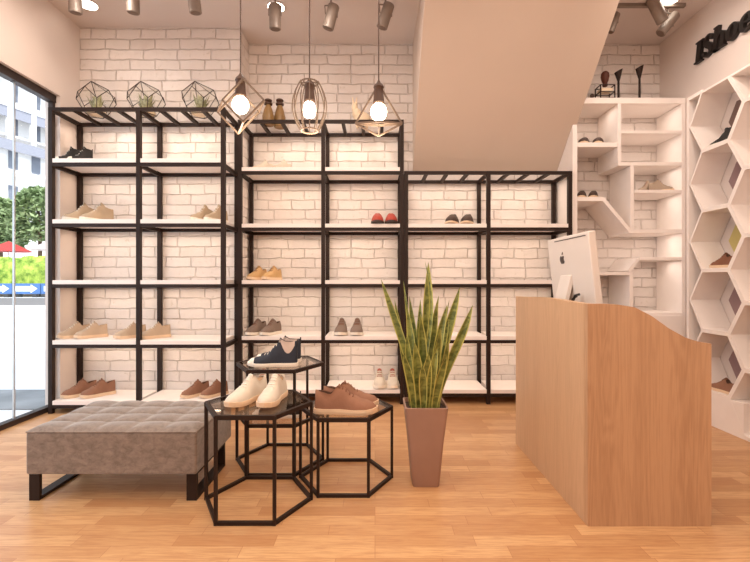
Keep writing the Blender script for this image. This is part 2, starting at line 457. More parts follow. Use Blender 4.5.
def shoe(kind, X, Y, Z, yaw, label, group=None, s=1.0, name='shoe', zs=1.0, ws=1.0):
    """yaw: heading of the toe in degrees, 0 = +X, -90 = toward the viewer"""
    t = thing(name, label, 'shoe', (X, Y, Z), R(yaw), group)
    t.scale = (s, s*ws, s*zs)
    up = None
    for nm, me in shoe_meshes(kind):
        o = bpy.data.objects.new(nm, me); COL.objects.link(o)
        o.parent = up if (up and nm != 'sole') else t
        if nm == 'upper': up = o
    return t
def pair(kind, xa, xb, Y, Z, yaw, desc, place, group, s=1.0, dy=0, name='shoe', yaw2=None, zs=1.28, ws=1.12):
    s *= 1.14 if kind in ('red', 'choc', 'stripe') else .96
    if kind not in ('red', 'choc', 'stripe'): zs *= 1.12
    shoe(kind, px(xa, Y), Y, Z, yaw, f'{desc}, left one, {place}', group, s, name, zs, ws)
    shoe(kind, px(xb, Y+dy), Y+dy, Z, yaw if yaw2 is None else yaw2, f'{desc}, right one, {place}', group, s, name, zs, ws)
S = [z+BT+.001 for z in LEV]
T = 'on the %s shelf of the %s rack'
# window-side rack
pair('black', 67, 80, 4.09, S[4], 232, 'black high-top sneaker with white toe', 'on top shelf by window', 'black sneakers by window', .72, name='high_top_sneaker')
pair('beige', 80, 97, 4.10, S[3], 230, 'beige canvas mid shoe', 'in left bay, second shelf, window rack', 'beige mid shoes, left bay', .95)
pair('beige', 202, 216, 4.10, S[3], 238, 'beige canvas mid shoe', 'in right bay, second shelf, window rack', 'beige mid shoes, right bay', .85)
pair('tan', 74, 91, 4.09, S[1], 230, 'pale tan low lace-up shoe', 'on fourth shelf nearest window', 'pale tan shoes nearest window', .93)
pair('tan', 130, 155, 4.07, S[1], 222, 'pale tan low lace-up shoe', 'around the middle post of window rack', 'pale tan shoes round the middle post', .92)
pair('brown', 79, 98, 4.07, S[0], 228, 'brown suede lace-up shoe', 'on bottom shelf nearest window', 'brown shoes on bottom shelf, left bay', .98)
pair('brown', 195, 214, 4.07, S[0], 230, 'brown suede lace-up shoe', 'on bottom shelf at right end of window rack', 'brown shoes on bottom shelf, right bay', .92)
# middle rack
pair('white', 263, 282, 4.40, S[4], 232, 'pale cream low shoe', 'on top shelf of middle rack', 'pale shoes on top shelf', .8)
pair('red', 377.5, 391, 4.32, S[3], -90, 'red leather slip-on shoe', 'on second shelf of middle rack', 'red slip-ons', .98, name='slip_on_shoe', ws=1.06)
pair('ochre', 257, 272, 4.36, S[2], 243, 'ochre tan lace-up shoe', 'on third shelf of middle rack', 'ochre shoes', .88)
pair('grey', 256, 271, 4.34, S[1], 245, 'grey knit shoe', 'on fourth shelf, left bay, middle rack', 'grey shoes, left bay', .95, ws=1.2)
pair('grey', 341.5, 357, 4.34, S[1], 268, 'grey knit shoe', 'on fourth shelf, right bay, middle rack', 'grey shoes, right bay', .98, ws=1.35)
pair('stripe', 263, 278, 4.36, S[0]+.026, 270, 'white sneaker with red laces and tongue', 'on bottom shelf behind glass tables', 'white and red sneakers, left bay', .95, name='sneaker')
pair('stripe', 379.5, 392.5, 4.36, S[0]+.026, 270, 'white sneaker with red laces and tongue', 'on bottom shelf beside the snake plant', 'white and red sneakers, right bay', .95, name='sneaker')
# lower rack
pair('choc', 453, 468, 4.36, S[3], 250, 'dark brown slip-on shoe with pale inside', 'on top shelf of lower rack', 'dark slip-ons on lower rack', .95, name='slip_on_shoe')
pair('white', 419, 433, 4.36, S[1], 262, 'cream low shoe', 'half hidden behind the snake plant leaves', 'cream shoes behind plant', .9)

# ------------------------------------------------------------------ hexagonal glass tables
def hex_table(label, cx, cy, s, h, mid=None):
    t = thing('hexagonal_side_table', label, 'table', (cx, cy, 0))
    V = [(s*math.cos(k*PI/3), s*math.sin(k*PI/3)) for k in range(6)]
    r = .0115
    for (x, y) in V:
        bm = new(); box(bm, x*.975-.008, x*.975+.008, y*.975-.008, y*.975+.008, 0, h-.004); obj('leg', bm, M['black'], t)
    def ring(nm, z, hh, ww=.018):
        bm = new()
        O = [(x, y) for x, y in V]; I = [(x*(1-ww/s*1.15), y*(1-ww/s*1.15)) for x, y in V]
        vs = [[bm.verts.new((x, y, zz)) for x, y in P] for P, zz in ((O, z-hh), (O, z), (I, z), (I, z-hh))]
        for a in range(4):
            for k in range(6): bm.faces.new((vs[a][k], vs[a][(k+1)%6], vs[(a+1)%4][(k+1)%6], vs[(a+1)%4][k]))
        obj(nm, bm, M['black'], t)
    ring('top_frame', h, .022); ring('bottom_frame', .018, .018)
    def pane(nm, z):
        bm = new(); P = [(x*.93, y*.93) for x, y in V]
        prism(bm, P, lambda x, y: (x, y, z-.006), lambda x, y: (x, y, z)); obj(nm, bm, M['tableglass'], t)
    pane('glass_top', h-.001)
    if mid: ring('middle_frame', mid, .02); pane('glass_shelf', mid-.001)
    return t
hex_table('black hexagonal frame table with glass top carrying two white shoes, nearest of three', -.638, 2.372, .296, .54)
hex_table('lowest black hexagonal frame table with glass top carrying two big brown shoes', -.176, 2.637, .286, .44)
hex_table('tallest black hexagonal frame table with glass top carrying navy high-tops', -.638, 2.900, .296, .655, .32)
shoe('white', px(247,2.37), 2.37, .54, 246, 'white leather lace-up shoe on nearest glass table, left one, angled left', 'white shoes on glass table', 1.0, zs=1.2)
shoe('white', px(273,2.37), 2.37, .54, 262, 'white leather lace-up shoe pointing forward on nearest glass table, right one', 'white shoes on glass table', 1.0, zs=1.2)
shoe('bigbrown', px(346,2.50), 2.50, .44, -3, 'big brown lace-up shoe with cream sole on lowest glass table, nearer one', 'brown shoes on glass table', 1.18, zs=1.15)
shoe('bigbrown', px(351,2.66), 2.64, .44, 2, 'big brown lace-up shoe with cream sole on lowest glass table, behind its mate', 'brown shoes on glass table', 1.1, zs=1.15)
shoe('navy', px(273,2.78), 2.78, .655, 183, 'navy high-top sneaker with pale ankle and white sole on tallest glass table, nearer one', 'navy high-tops', 1.03, 'high_top_sneaker')
shoe('navy', px(279,2.95), 2.93, .655, 180, 'navy high-top sneaker on tallest glass table, farther one', 'navy high-tops', 1.0, 'high_top_sneaker')
shoe('black', px(277,2.80), 2.80, .32, 183, 'black high-top sneaker on the lower glass tier under the tallest table', None, 1.0, 'high_top_sneaker')

# ------------------------------------------------------------------ bench
bx0, bx1, by0, by1 = -1.890, -.966, 2.335, 2.91
t = thing('upholstered_bench', 'taupe velvet bench with tufted square cushion top on black sled legs', 'bench', ((bx0+bx1)/2, (by0+by1)/2, 0))
ox, oy = t.location.x, t.location.y
bw, bd = (bx1-bx0)/2, (by1-by0)/2
bm = new(); nx, ny = 72, 48; top = 0.392; g = []
for j in range(ny+1):
    row = []
    for i in range(nx+1):
        u, v = i/nx, j/ny
        ex = min(u, 1-u)*2*bw; ey = min(v, 1-v)*2*bd; e = min(ex, ey)
        tu = abs(math.sin(u*PI*5)); tv = abs(math.sin(v*PI*4))
        z = top+.019*(tu*tv)**.4*min(1, e/.03)-.003
        if e < .012: z -= (.012-e)**2*40
        row.append(bm.verts.new((-bw+2*bw*u, -bd+2*bd*v, z)))
    g.append(row)
for j in range(ny):
    for i in range(nx): bm.faces.new((g[j][i], g[j][i+1], g[j+1][i+1], g[j+1][i]))
tuft = obj('tufted_top', bm, M['velvet'], t, smooth=True)
bm = new(); box(bm, -bw, bw, -bd, bd, .152, top-.012); cush = obj('cushion_body', bm, M['velvet'], t, bevel=.012, seg=3); tuft.parent = cush
bm = new(); tube(bm, [(-bw+.004,-bd+.002,top-.010),(bw-.004,-bd+.002,top-.010),(bw-.002,bd-.004,top-.010),(-bw+.002,bd-.004,top-.010)], .0045, 6, True)
obj('piping', bm, M['velvet'], cush)
for sx in (-1, 1):
    cx = sx*(bw-.036)-(.008 if sx < 0 else 0); lg = .025; f, k = -bd+.025, bd-.10
    bm = new()
    box(bm, cx-.028, cx+.028, f, f+.02, 0, .152); box(bm, cx-.028, cx+.028, k-.02, k, 0, .152)
    box(bm, cx-.028, cx+.028, f+.02, k-.02, 0, .018); box(bm, cx-.028, cx+.028, f+.02, k-.02, .140, .152)
    obj('sled_leg', bm, M['black'], t)

# ------------------------------------------------------------------ potted snake plant
PX, PY = px(424.6, 2.59), 2.59
t = thing('planter', 'tall tapered clay brown planter standing in front of the lower rack', 'planter', (PX, PY, 0))
bm = new()
def rrect(w, z, r=.02, n=3):
    pts = []
    for cx, cy, a0 in ((w-r, w-r, 0), (-w+r, w-r, PI/2), (-w+r, -w+r, PI), (w-r, -w+r, 3*PI/2)):
        for i in range(n+1):
            a = a0+PI/2*i/n; pts.append((cx+r*math.cos(a), cy+r*math.sin(a), z))
    return pts
rings = [[bm.verts.new(p) for p in rrect(w, z)] for w, z in ((.076,0),(.080,.01),(.100,.25),(.1245,.47),(.116,.472),(.112,.44))]
for A, B in zip(rings, rings[1:]):
    n = len(A)
    for i in range(n): bm.faces.new((A[i], A[(i+1)%n], B[(i+1)%n], B[i]))
bm.faces.new(rings[0][::-1]); obj('pot', bm, M['pot'], t, smooth=True)
bm = new(); prism(bm, [(p[0], p[1]) for p in rrect(.113, 0)], lambda x, y: (x, y, .43), lambda x, y: (x, y, .447)); obj('soil', bm, M['soil'], t)
pl = thing('snake_plant', 'snake plant with tall green leaves edged in yellow, growing in the clay planter', 'plant', (PX, PY, .447))
# tips (photo px), width, base offset
LV = [(381,279,.036,-.05,.01,-.1),(424,262,.020,-.03,-.03,.35),(429,262,.050,.0,.02,.05),(404,281,.018,-.06,.03,0),(461,287,.046,.05,.02,.1),
      (472,305,.044,.07,-.01,.2),(452,300,.016,.04,.05,.1),(437,298,.036,.015,-.02,0),(445,304,.040,.04,-.04,0),(441,296,.028,.02,.05,0),
      (410,296,.034,-.03,.03,0),(407,307,.036,-.05,.0,0),(406,332,.030,-.07,-.03,-.05),(419,312,.042,-.01,-.03,0),(455,348,.030,.08,.03,.1),
      (426,350,.044,.0,-.07,0),(413,340,.046,-.04,-.06,0),(438,326,.044,.03,-.06,0),(448,318,.036,.05,-.02,0),(400,322,.026,-.08,.02,-.1),
      (431,308,.040,-.005,.03,0),(422,300,.034,-.02,.05,0),(446,338,.040,.06,-.05,.05),(402,350,.034,-.07,-.06,0),(434,345,.040,.015,-.075,0),
      (415,325,.034,-.035,.06,0),(450,330,.032,.065,.0,.05),(443,352,.036,.045,-.075,0),(420,360,.036,-.015,-.08,0),(409,345,.034,-.05,.05,0),(395,300,.026,-.075,.03,-.1),(433,316,.040,.02,.0,0),(427,330,.038,.01,.06,0)]
for (tx, ty, wd, ox_, oy_, cv) in LV:
    bm = new(); uvl = bm.loops.layers.uv.new('UVMap')
    tip = Vector((px(tx, PY)-PX, oy_*1.8, pz(ty, PY)-.447)); base = Vector((ox_, oy_, -.01))
    n = 14; prev = None; d = tip-base
    face = Vector((1, random.uniform(-.5,.5), 0)).normalized(); nor = Vector((-face.y, face.x, 0))
    for i in range(n+1):
        s = i/n
        c = base+Vector((d.x*(s**1.7), d.y*s, d.z*s))+Vector((cv*.25*math.sin(PI*s)*s, 0, 0))
        w = wd*(.62+.38*math.sin(min(1, s*1.7)*PI/2))*(1 if s < .60 else max(.02, 1-((s-.60)/.40)**2.1))*.66
        tw = .25*math.sin(s*3+tx)
        f2 = (face+nor*tw).normalized()
        row = [bm.verts.new(c+f2*w*q*1.0+nor*(abs(q)*w*.45)*-1) for q in (-1,-.5,0,.5,1)]
        if prev:
            for q in range(4):
                fc = bm.faces.new((prev[q], prev[q+1], row[q+1], row[q]))
                us = (q/4, (q+1)/4, (q+1)/4, q/4); vs = ((i-1)/n, (i-1)/n, s, s)
                for lp, u, v in zip(fc.loops, us, vs): lp[uvl].uv = (u, v)
        prev = row
    o = obj('leaf', bm, M['leaf'], pl, smooth=True)

# ------------------------------------------------------------------ reception desk
DX0, DX1, DY0, DY1 = 1.04, 1.645, 2.112, 3.19
t = thing('reception_desk', 'oak reception desk with wavy top edge at the right of the room', 'desk', ((DX0+DX1)/2, (DY0+DY1)/2, 0))
ox, oy = t.location.x, t.location.y
def curve_top(x):
    ks = [(1.04,1.088),(1.12,1.088),(1.188,1.085),(1.271,1.071),(1.354,1.028),(1.437,.968),(1.52,.922),(1.59,.901),(1.645,.893)]
    for (a, va), (b, vb) in zip(ks, ks[1:]):
        if x <= b+1e-6: return va+(vb-va)*(x-a)/(b-a)
    return ks[-1][1]
bm = new(); n = 48
xs = [DX0+(DX1-DX0)*i/n for i in range(n+1)]
poly = [(DX0, 0), (DX1, 0)]+[(x, curve_top(x)) for x in reversed(xs)]
prism(bm, poly, lambda x, z: (x-ox, DY0-oy, z), lambda x, z: (x-ox, DY0+.04-oy, z)); obj('front_panel', bm, M['oak'], t)
bm = new(); n = 16
ysd = [DY0+.04+(DY1-DY0-.04)*i/n for i in range(n+1)]
poly = [(DY0+.04, 0), (DY1, 0)]+[(y, 1.087+.012*math.sin((y-DY0)/(DY1-DY0)*PI)**2) for y in reversed(ysd)]
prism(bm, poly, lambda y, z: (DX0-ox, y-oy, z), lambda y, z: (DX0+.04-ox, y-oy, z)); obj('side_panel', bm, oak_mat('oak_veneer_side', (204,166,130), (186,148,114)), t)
bm = new(); box(bm, DX0+.04-ox, DX1-.02-ox, DY0+.04-oy, DY1-.02-oy, .82, .86); obj('worktop', bm, M['oak'], t)
bm = new(); box(bm, DX0+.04-ox, DX1-.02-ox, DY1-.06-oy, DY1-.02-oy, 0, .82); obj('end_panel', bm, M['oak'], t)
WT = .86
# monitor
t = thing('computer_monitor', 'white all-in-one computer seen from behind, tilted back on its stand on the desk', 'monitor', (1.235, 2.695, WT))
hw = .285; zt = 1.482-WT; zb = zt-.46
tilt = R(6.0)
def mon(x, y, z):      # local panel coordinates: x depth, y along, z up from panel bottom; leans back at the top
    return Vector((x*math.cos(tilt)-z*math.sin(tilt), y, zb+z*math.cos(tilt)+x*math.sin(tilt)))
def mbox(bm, x0, x1, y0, y1, z0, z1):
    for v in box(bm, x0, x1, y0, y1, z0, z1): v.co = mon(*v.co)
bm = new(); mbox(bm, 0, .045, -hw, hw, 0, .46); shell = obj('monitor_shell', bm, M['imac'], t, bevel=.008, seg=3)
bm = new(); mbox(bm, .0445, .046, -hw+.014, hw-.014, .08, .445); obj('screen', bm, M['screen'], t)
bm = new(); mbox(bm, -.0015, .001, -hw+.03, hw-.12, .436, .442); obj('vent_slot', bm, M['logo'], shell)
# fruit-shaped emblem with a bite, and its leaf
bm = new()
ap = []
for i in range(60):
    a = 2*PI*i/60+PI/2
    r = .030*(1-.10*math.cos(2*(a-PI/2))+.0)
    x = r*math.cos(a)*1.0; z = r*math.sin(a)*1.02
    if z > .018: z -= .010*math.exp(-(x/.008)**2)
    if z < -.02: z += .004*math.exp(-(x/.008)**2)
    x *= 1+.10*(z/.03)
    dxb, dzb = x-.036, z-.004
    db = math.hypot(dxb, dzb)
    if db < .0165 and x > 0: x = .036-(math.sqrt(max(0, .0165**2-dzb**2)))
    ap.append((x, z))
ymid, zmid = .075, .315
prism(bm, [(ymid-a, zmid+b) for a, b in ap], lambda y, z: mon(-.0025, y, z), lambda y, z: mon(.0, y, z))
lf = [(0,.030),(.003,.042),(.014,.050),(.014,.040),(.008,.032)]
prism(bm, [(ymid-a, zmid+b) for a, b in lf], lambda y, z: mon(-.0025, y, z), lambda y, z: mon(.0, y, z))
obj('emblem', bm, M['logo'], shell)['label'] = 'dark fruit-shaped emblem with a bite'
bm = new()
prof = [(-.012,.386),(-.030,.372),(-.115,.012),(-.105,.0),(.10,.0),(.10,.008),(-.088,.010),(-.012,.34)]
prism(bm, prof, lambda x, z: (x, -.035, z), lambda x, z: (x, .115, z)); obj('stand', bm, M['imac'], t, bevel=.002)
bm = new(); tube(bm, [(-.035,-.13,.25),(-.06,-.13,.235),(-.075,-.12,.19),(-.08,-.11,.10),(-.06,-.10,.012)], .006, 6)
tube(bm, [(-.03,-.15,.262),(-.055,-.15,.255),(-.06,-.12,.21)], .008, 6); obj('cable', bm, M['cable'], t)

# ------------------------------------------------------------------ cubby shelving on the back wall
CY0, CY1 = 4.24, 4.625
t = thing('cubby_shelving', 'white stepped cubby shelving with slanted panels against the brick wall', 'shelving', (2.5, 4.43, 0))
def cb(nm, x0, x1, z0, z1, y0=CY0, y1=CY1, bev=.002):
    bm = new(); box(bm, x0-2.5, x1-2.5, y0-4.43, y1-4.43, z0, z1); return obj(nm, bm, M['cubby'], t, bevel=bev)
bm = new()
prism(bm, [(CY0,0),(CY1,0),(CY1,6.975-CY1),(CY0,6.975-CY0)], lambda y, z: (1.94-2.5, y-4.43, z), lambda y, z: (1.985-2.5, y-4.43, z))
obj('side_panel', bm, M['cubby'], t)
cb('side_panel', 3.012, 3.048, 0, 2.94); cb('top_panel', 1.99, 3.048, 2.942, 3.0)
cb('divider', 2.383, 2.418, 2.368, 2.941); cb('divider', 2.508, 2.543, 1.708, 2.331)
cb('shelf', 1.986, 2.382, 2.515, 2.56); cb('shelf', 2.419, 3.011, 2.648, 2.678)
cb('shelf', 2.383, 3.011, 2.332, 2.367); cb('shelf', 1.986, 2.27, 1.985, 2.025)
cb('shelf', 2.544, 3.011, 2.065, 2.095); cb('shelf', 2.49, 3.011, 1.670, 1.707)
cb('shelf', 2.60, 3.011, 1.405, 1.435); cb('shelf', 1.986, 2.53, 1.258, 1.288)
cb('divider', 2.50, 2.535, .892, 1.257)
def slant(x0, z0, x1, z1, th):
    bm = new(); d = Vector((x1-x0, z1-z0)).normalized(); n = Vector((-d.y, d.x))*th
    prism(bm, [(x0, z0), (x1, z1), (x1+n.x, z1+n.y), (x0+n.x, z0+n.y)], lambda x, z: (x-2.5, CY0+.001-4.43, z), lambda x, z: (x-2.5, CY1-4.43, z))
    obj('slanted_panel', bm, M['cubby'], t)
slant(2.235, 1.987, 2.50, 1.672, .034); slant(2.505, 1.285, 2.60, 1.406, .03)
cb('base_cabinet', 1.986, 3.011, 0, .89, CY0+.005)
for a, b in ((1.99,2.33),(2.335,2.67),(2.675,3.008)): cb('door', a, b, .06, .86, CY0-.012, CY0+.004)
ZA = 2.561
pair('choc', 584.5, 598.5, 4.40, ZA, 238, 'dark brown slip-on shoe with pale inside', 'in the top left cubby', 'dark slip-ons in top cubby', .82, name='slip_on_shoe', ws=1.1)
pair('choc', 582, 593.5, 4.40, 2.026, 240, 'dark brown slip-on shoe', 'on cubby shelf below the top left cubby', 'dark slip-ons in lower cubby', .78, ws=1.0, name='slip_on_shoe')
shoe('olive', px(645.5,4.44), 4.44, 2.096, 200, 'grey-brown suede shoe pointing left in the right cubby', 'grey-brown suede shoes in cubby', .70, zs=1.35)
shoe('olive', px(661,4.36), 4.36, 2.096, -25, 'grey-brown suede shoe pointing right in the right cubby', 'grey-brown suede shoes in cubby', .70, zs=1.35)
# ornaments on top of the cubby
Y = 4.31; z0 = 3.0
t = thing('framed_brush', 'rust brown round brush standing in a small open black frame on the cubby top', 'ornament', (px(605,Y), Y, z0))
bm = new()
for a in (-.07,.07):
    for b in (-.05,.05): bar(bm, (a,b,0), (a,b,.135), .006, 4)
for z in (.006,.07,.135):
    for b in (-.05,.05): bar(bm, (-.07,b,z), (.07,b,z), .005, 4)
    for a in (-.07,.07): bar(bm, (a,-.05,z), (a,.05,z), .005, 4)
obj('frame', bm, M['black'], t)
bm = new(); box(bm, -.055,.055,-.04,.04,.078,.11); obj('block', bm, M['ceramic'], t)
bm = new(); lathe(bm, [(.022,.141),(.026,.155),(.018,.17),(.030,.19),(.040,.235),(.036,.27),(.020,.288),(.004,.292)], n=20); obj('brush_head', bm, M['rust'], t, smooth=True)
for (xx, hh, lab) in ((618.5, .318, 'black flared stand with slanted top on the cubby, shorter and left one'), (639.5, .36, 'black flared stand with slanted top on the cubby, taller and right one')):
    t = thing('shoe_display_stand', lab, 'stand', (px(xx,Y), Y, z0), group='flared stands on the cubby top')
    bm = new(); lathe(bm, [(.030,0),(.030,.008),(.011,.014),(.010,hh*.62)], n=16); obj('pole', bm, M['black'], t, smooth=True)
    bm = new(); n = 16
    a = [bm.verts.new((.012*math.cos(2*PI*i/n), .012*math.sin(2*PI*i/n), hh*.62)) for i in range(n)]
    b = [bm.verts.new((.038*math.cos(2*PI*i/n), .034*math.sin(2*PI*i/n), hh*.93+.018*math.cos(2*PI*i/n))) for i in range(n)]
    for i in range(n): bm.faces.new((a[i], a[(i+1)%n], b[(i+1)%n], b[i]))
    bm.faces.new(a[::-1]); bm.faces.new(b); obj('flared_head', bm, M['black'], t)
t = thing('small_figurine', 'tiny dark figurine on the cubby top beside the sloping plaster', 'ornament', (px(592,4.30), 4.30, z0))
bm = new(); lathe(bm, [(.022,0),(.024,.01),(.012,.02),(.018,.035),(.020,.05),(.010,.062),(.002,.066)], n=14); obj('body', bm, M['choc'], t, smooth=True)
# the arm
bm = new(); tube(bm, [(.012,0,.03),(.028,0,.045),(.026,0,.058)], .004, 6); obj('arm', bm, M['choc'], t)

# ------------------------------------------------------------------ honeycomb shelving on the right wall
HX0, HX1 = 2.79, 3.045
t = thing('honeycomb_shelving', 'tall white honeycomb shelving along the right wall', 'shelving', (2.92, 3.0, 0))
hx = lambda y, z: None
P = .51; dY = .425
def hexpoly(cy, cz, g=0.0):
    a = .283-g*1.12; b = .1415-g*.55; c = P/2-g
    return [(cy+a, cz), (cy+b, cz+c), (cy-b, cz+c), (cy-a, cz), (cy-b, cz-c), (cy+b, cz-c)]
cells = []
c0 = 3.552
for col in range(4):
    cy = c0-col*dY
    zs = [.525+P*k for k in range(5)] if col % 2 == 0 else [.27+P*k for k in range(6)]
    for cz in zs: cells.append((col, cy, cz))
th = .017
edges = {}
for col, cy, cz in cells:
    # each cell: a tube with wall thickness th
    bm = new(); O = hexpoly(cy, cz, .0006); I = hexpoly(cy, cz, th)
    if cz > 2.7:
        O = [O[0], O[3], O[4], O[5]]; I = [(I[0][0]-.009, cz-th), (I[3][0]+.009, cz-th), I[4], I[5]]
    vs = [[bm.verts.new((X-2.92, y-3.0, z)) for y, z in Q] for Q, X in ((O, HX0), (O, HX1), (I, HX1), (I, HX0))]
    for a in range(4):
        m_ = len(O)
        for k in range(m_): bm.faces.new((vs[a][k], vs[a][(k+1)%m_], vs[(a+1)%4][(k+1)%m_], vs[(a+1)%4][k]))
    obj('hexagonal_cell', bm, M['cubby'], t)
    mt = {0: {4:'umber', 3:'mauve', 2:'yellow', 1:'mauve', 0:'mauve'}}.get(col, {}).get(int(round((cz-.525)/P)), 'cubby')
    if mt != 'cubby':
        I2 = [(cy+(y-cy)*.62, cz+(z-cz)*.62) for y, z in I]
        bm = new(); prism(bm, I2, lambda y, z: (HX1-.004-2.92, y-3.0, z), lambda y, z: (HX1-.0005-2.92, y-3.0, z)); obj('back_panel', bm, M[mt], t)
# outer frame: end board, top boards over the half pockets, base plinth
yend = 3.842
bm = new(); box(bm, HX0-2.92, HX1-2.92, yend-3.0, yend+.02-3.0, 0, 2.835); obj('end_board', bm, M['cubby'], t)
bm = new(); box(bm, HX0-2.92, HX1-2.92, c0+.1415-3.0, yend-3.0, 2.803, 2.835); obj('top_board', bm, M['cubby'], t)
bm = new()
prism(bm, [(yend,0),(yend,.27),(c0+.1415,.27),(c0-.1415,.27),(c0-.283+.0,.27-.255*0+.0),(c0-.283,.0)],
      lambda y, z: (HX0+.001-2.92, y-3.0, z), lambda y, z: (HX1-2.92, y-3.0, z)); obj('plinth', bm, M['cubby'], t)
bm = new(); box(bm, HX0+.002-2.92, HX1-2.92, 2.0-3.0, 3.268-3.0, 0, .0145); obj('base_board', bm, M['cubby'], t)
cy3 = c0-2*dY
bm = new(); box(bm, HX0-2.92, HX1-2.92, cy3-.1415-3.0, cy3+.1415-3.0, .0155, .268); obj('plinth', bm, M['cubby'], t)
def hcell(k): return .525+P*k-P/2+th+.001
shoe('black', 2.865, 3.555, hcell(4), 92, 'black and white sneaker in the topmost honeycomb cell beside the sign', None, .82, 'sneaker', zs=.85)
shoe('cocoa', 2.865, 3.55, hcell(2), 90, 'dark brown lace-up shoe in the honeycomb cell with yellow back', None, .82, zs=1.25)
shoe('brown', 2.865, 3.55, hcell(0), 90, 'brown lace-up shoe in the lowest honeycomb cell seen past the desk', None, .82, zs=1.25)
shoe('choc', 2.865, 3.127, .27+P-P/2+th+.001, 90, 'dark slip-on shoe in the second column of honeycomb cells at frame edge', None, .82, 'slip_on_shoe')

# ------------------------------------------------------------------ sign
t = thing('shop_sign', 'black raised serif lettering on the right wall above the honeycomb shelving', 'sign', (XR, 4.09, 3.245))
CAPH = .19
def strip(bm, pts, ws, sk=.16, dx=.0):
    n = len(pts); L_, R_ = [], []
    for i in range(n):
        a = Vector(pts[max(0, i-1)]); b = Vector(pts[min(n-1, i+1)]); d = (b-a).normalized(); nn = Vector((-d.y, d.x))
        w = ws[i] if isinstance(ws, (list, tuple)) else ws
        L_.append(Vector(pts[i])+nn*w/2); R_.append(Vector(pts[i])-nn*w/2)
    for i in range(n-1):
        quad(bm, [L_[i], L_[i+1], R_[i+1], R_[i]], dx)
def quad(bm, q, dx):
    f = lambda x, z, X: (X, -((x+dx+z*.14)*CAPH), z*CAPH)
    prism(bm, [(p[0], p[1]) for p in q], lambda x, z: f(x, z, -.035), lambda x, z: f(x, z, -.002))
def dense(pts, m=5):
    out = []
    P_ = [Vector(p) for p in pts]
    for i in range(len(P_)-1):
        p0 = P_[max(0,i-1)]; p1 = P_[i]; p2 = P_[i+1]; p3 = P_[min(len(P_)-1,i+2)]
        for k in range(m):
            u = k/m
            out.append(.5*((2*p1)+(-p0+p2)*u+(2*p0-5*p1+4*p2-p3)*u*u+(-p0+3*p1-3*p2+p3)*u**3))
    out.append(P_[-1]); return out
def widths(ws, m=5):
    out = []
    for a, b in zip(ws, ws[1:]): out += [a+(b-a)*k/m for k in range(m)]
    return out+[ws[-1]]
def glyph(ch, dx):
    bm = new()
    if ch == 'I':
        quad(bm, [(.10,.05),(.38,.05),(.38,.95),(.10,.95)], dx); quad(bm, [(0,0),(.48,0),(.48,.07),(0,.07)], dx); quad(bm, [(0,.93),(.48,.93),(.48,1),(0,1)], dx)
    if ch in 'Ss':
        k = 1 if ch == 'S' else .70
        pts = [(.50,.74),(.44,.92),(.28,.97),(.12,.86),(.12,.68),(.30,.52),(.48,.36),(.50,.16),(.34,.03),(.16,.07),(.06,.26)]
        ws = [.18,.09,.08,.15,.22,.27,.24,.16,.08,.09,.18]
        strip(bm, dense([(x*k, z*k) for x, z in pts]), [w*k for w in widths(ws)], dx=dx)
    if ch == 'h':
        quad(bm, [(.06,0),(.30,0),(.30,1.08),(.06,1.08)], dx); quad(bm, [(0,1.02),(.12,1.02),(.12,1.08),(0,1.08)], dx)
        quad(bm, [(0,0),(.36,0),(.36,.06),(0,.06)], dx)
        strip(bm, dense([(.28,.48),(.38,.64),(.50,.66),(.58,.52),(.58,.05)]), widths([.05,.09,.14,.23,.24]), dx=dx); quad(bm, [(.42,0),(.76,0),(.76,.06),(.42,.06)], dx)
    if ch == 'o':
        N = 28
        for i in range(N):
            a, b = 2*PI*i/N, 2*PI*(i+1)/N
            q = [(.36+.34*math.cos(a), .35+.37*math.sin(a)), (.36+.34*math.cos(b), .35+.37*math.sin(b)),
                 (.36+.11*math.cos(b), .35+.30*math.sin(b)), (.36+.11*math.cos(a), .35+.30*math.sin(a))]
            quad(bm, q, dx)
    if ch == 'e':
        quad(bm, [(.18,.34),(.60,.34),(.60,.40),(.18,.40)], dx)
        strip(bm, dense([(.57,.38),(.54,.60),(.36,.69),(.17,.55),(.15,.30),(.22,.10),(.40,.03),(.60,.16)]), widths([.16,.15,.07,.20,.25,.20,.09,.05]), dx=dx)
    obj('letter', bm, M['sign'], t)
x = 0
for ch, adv in (('I',.50),('S',.62),('h',.76),('o',.72),('e',.66),('s',.5)):
    glyph(ch, x); x += adv

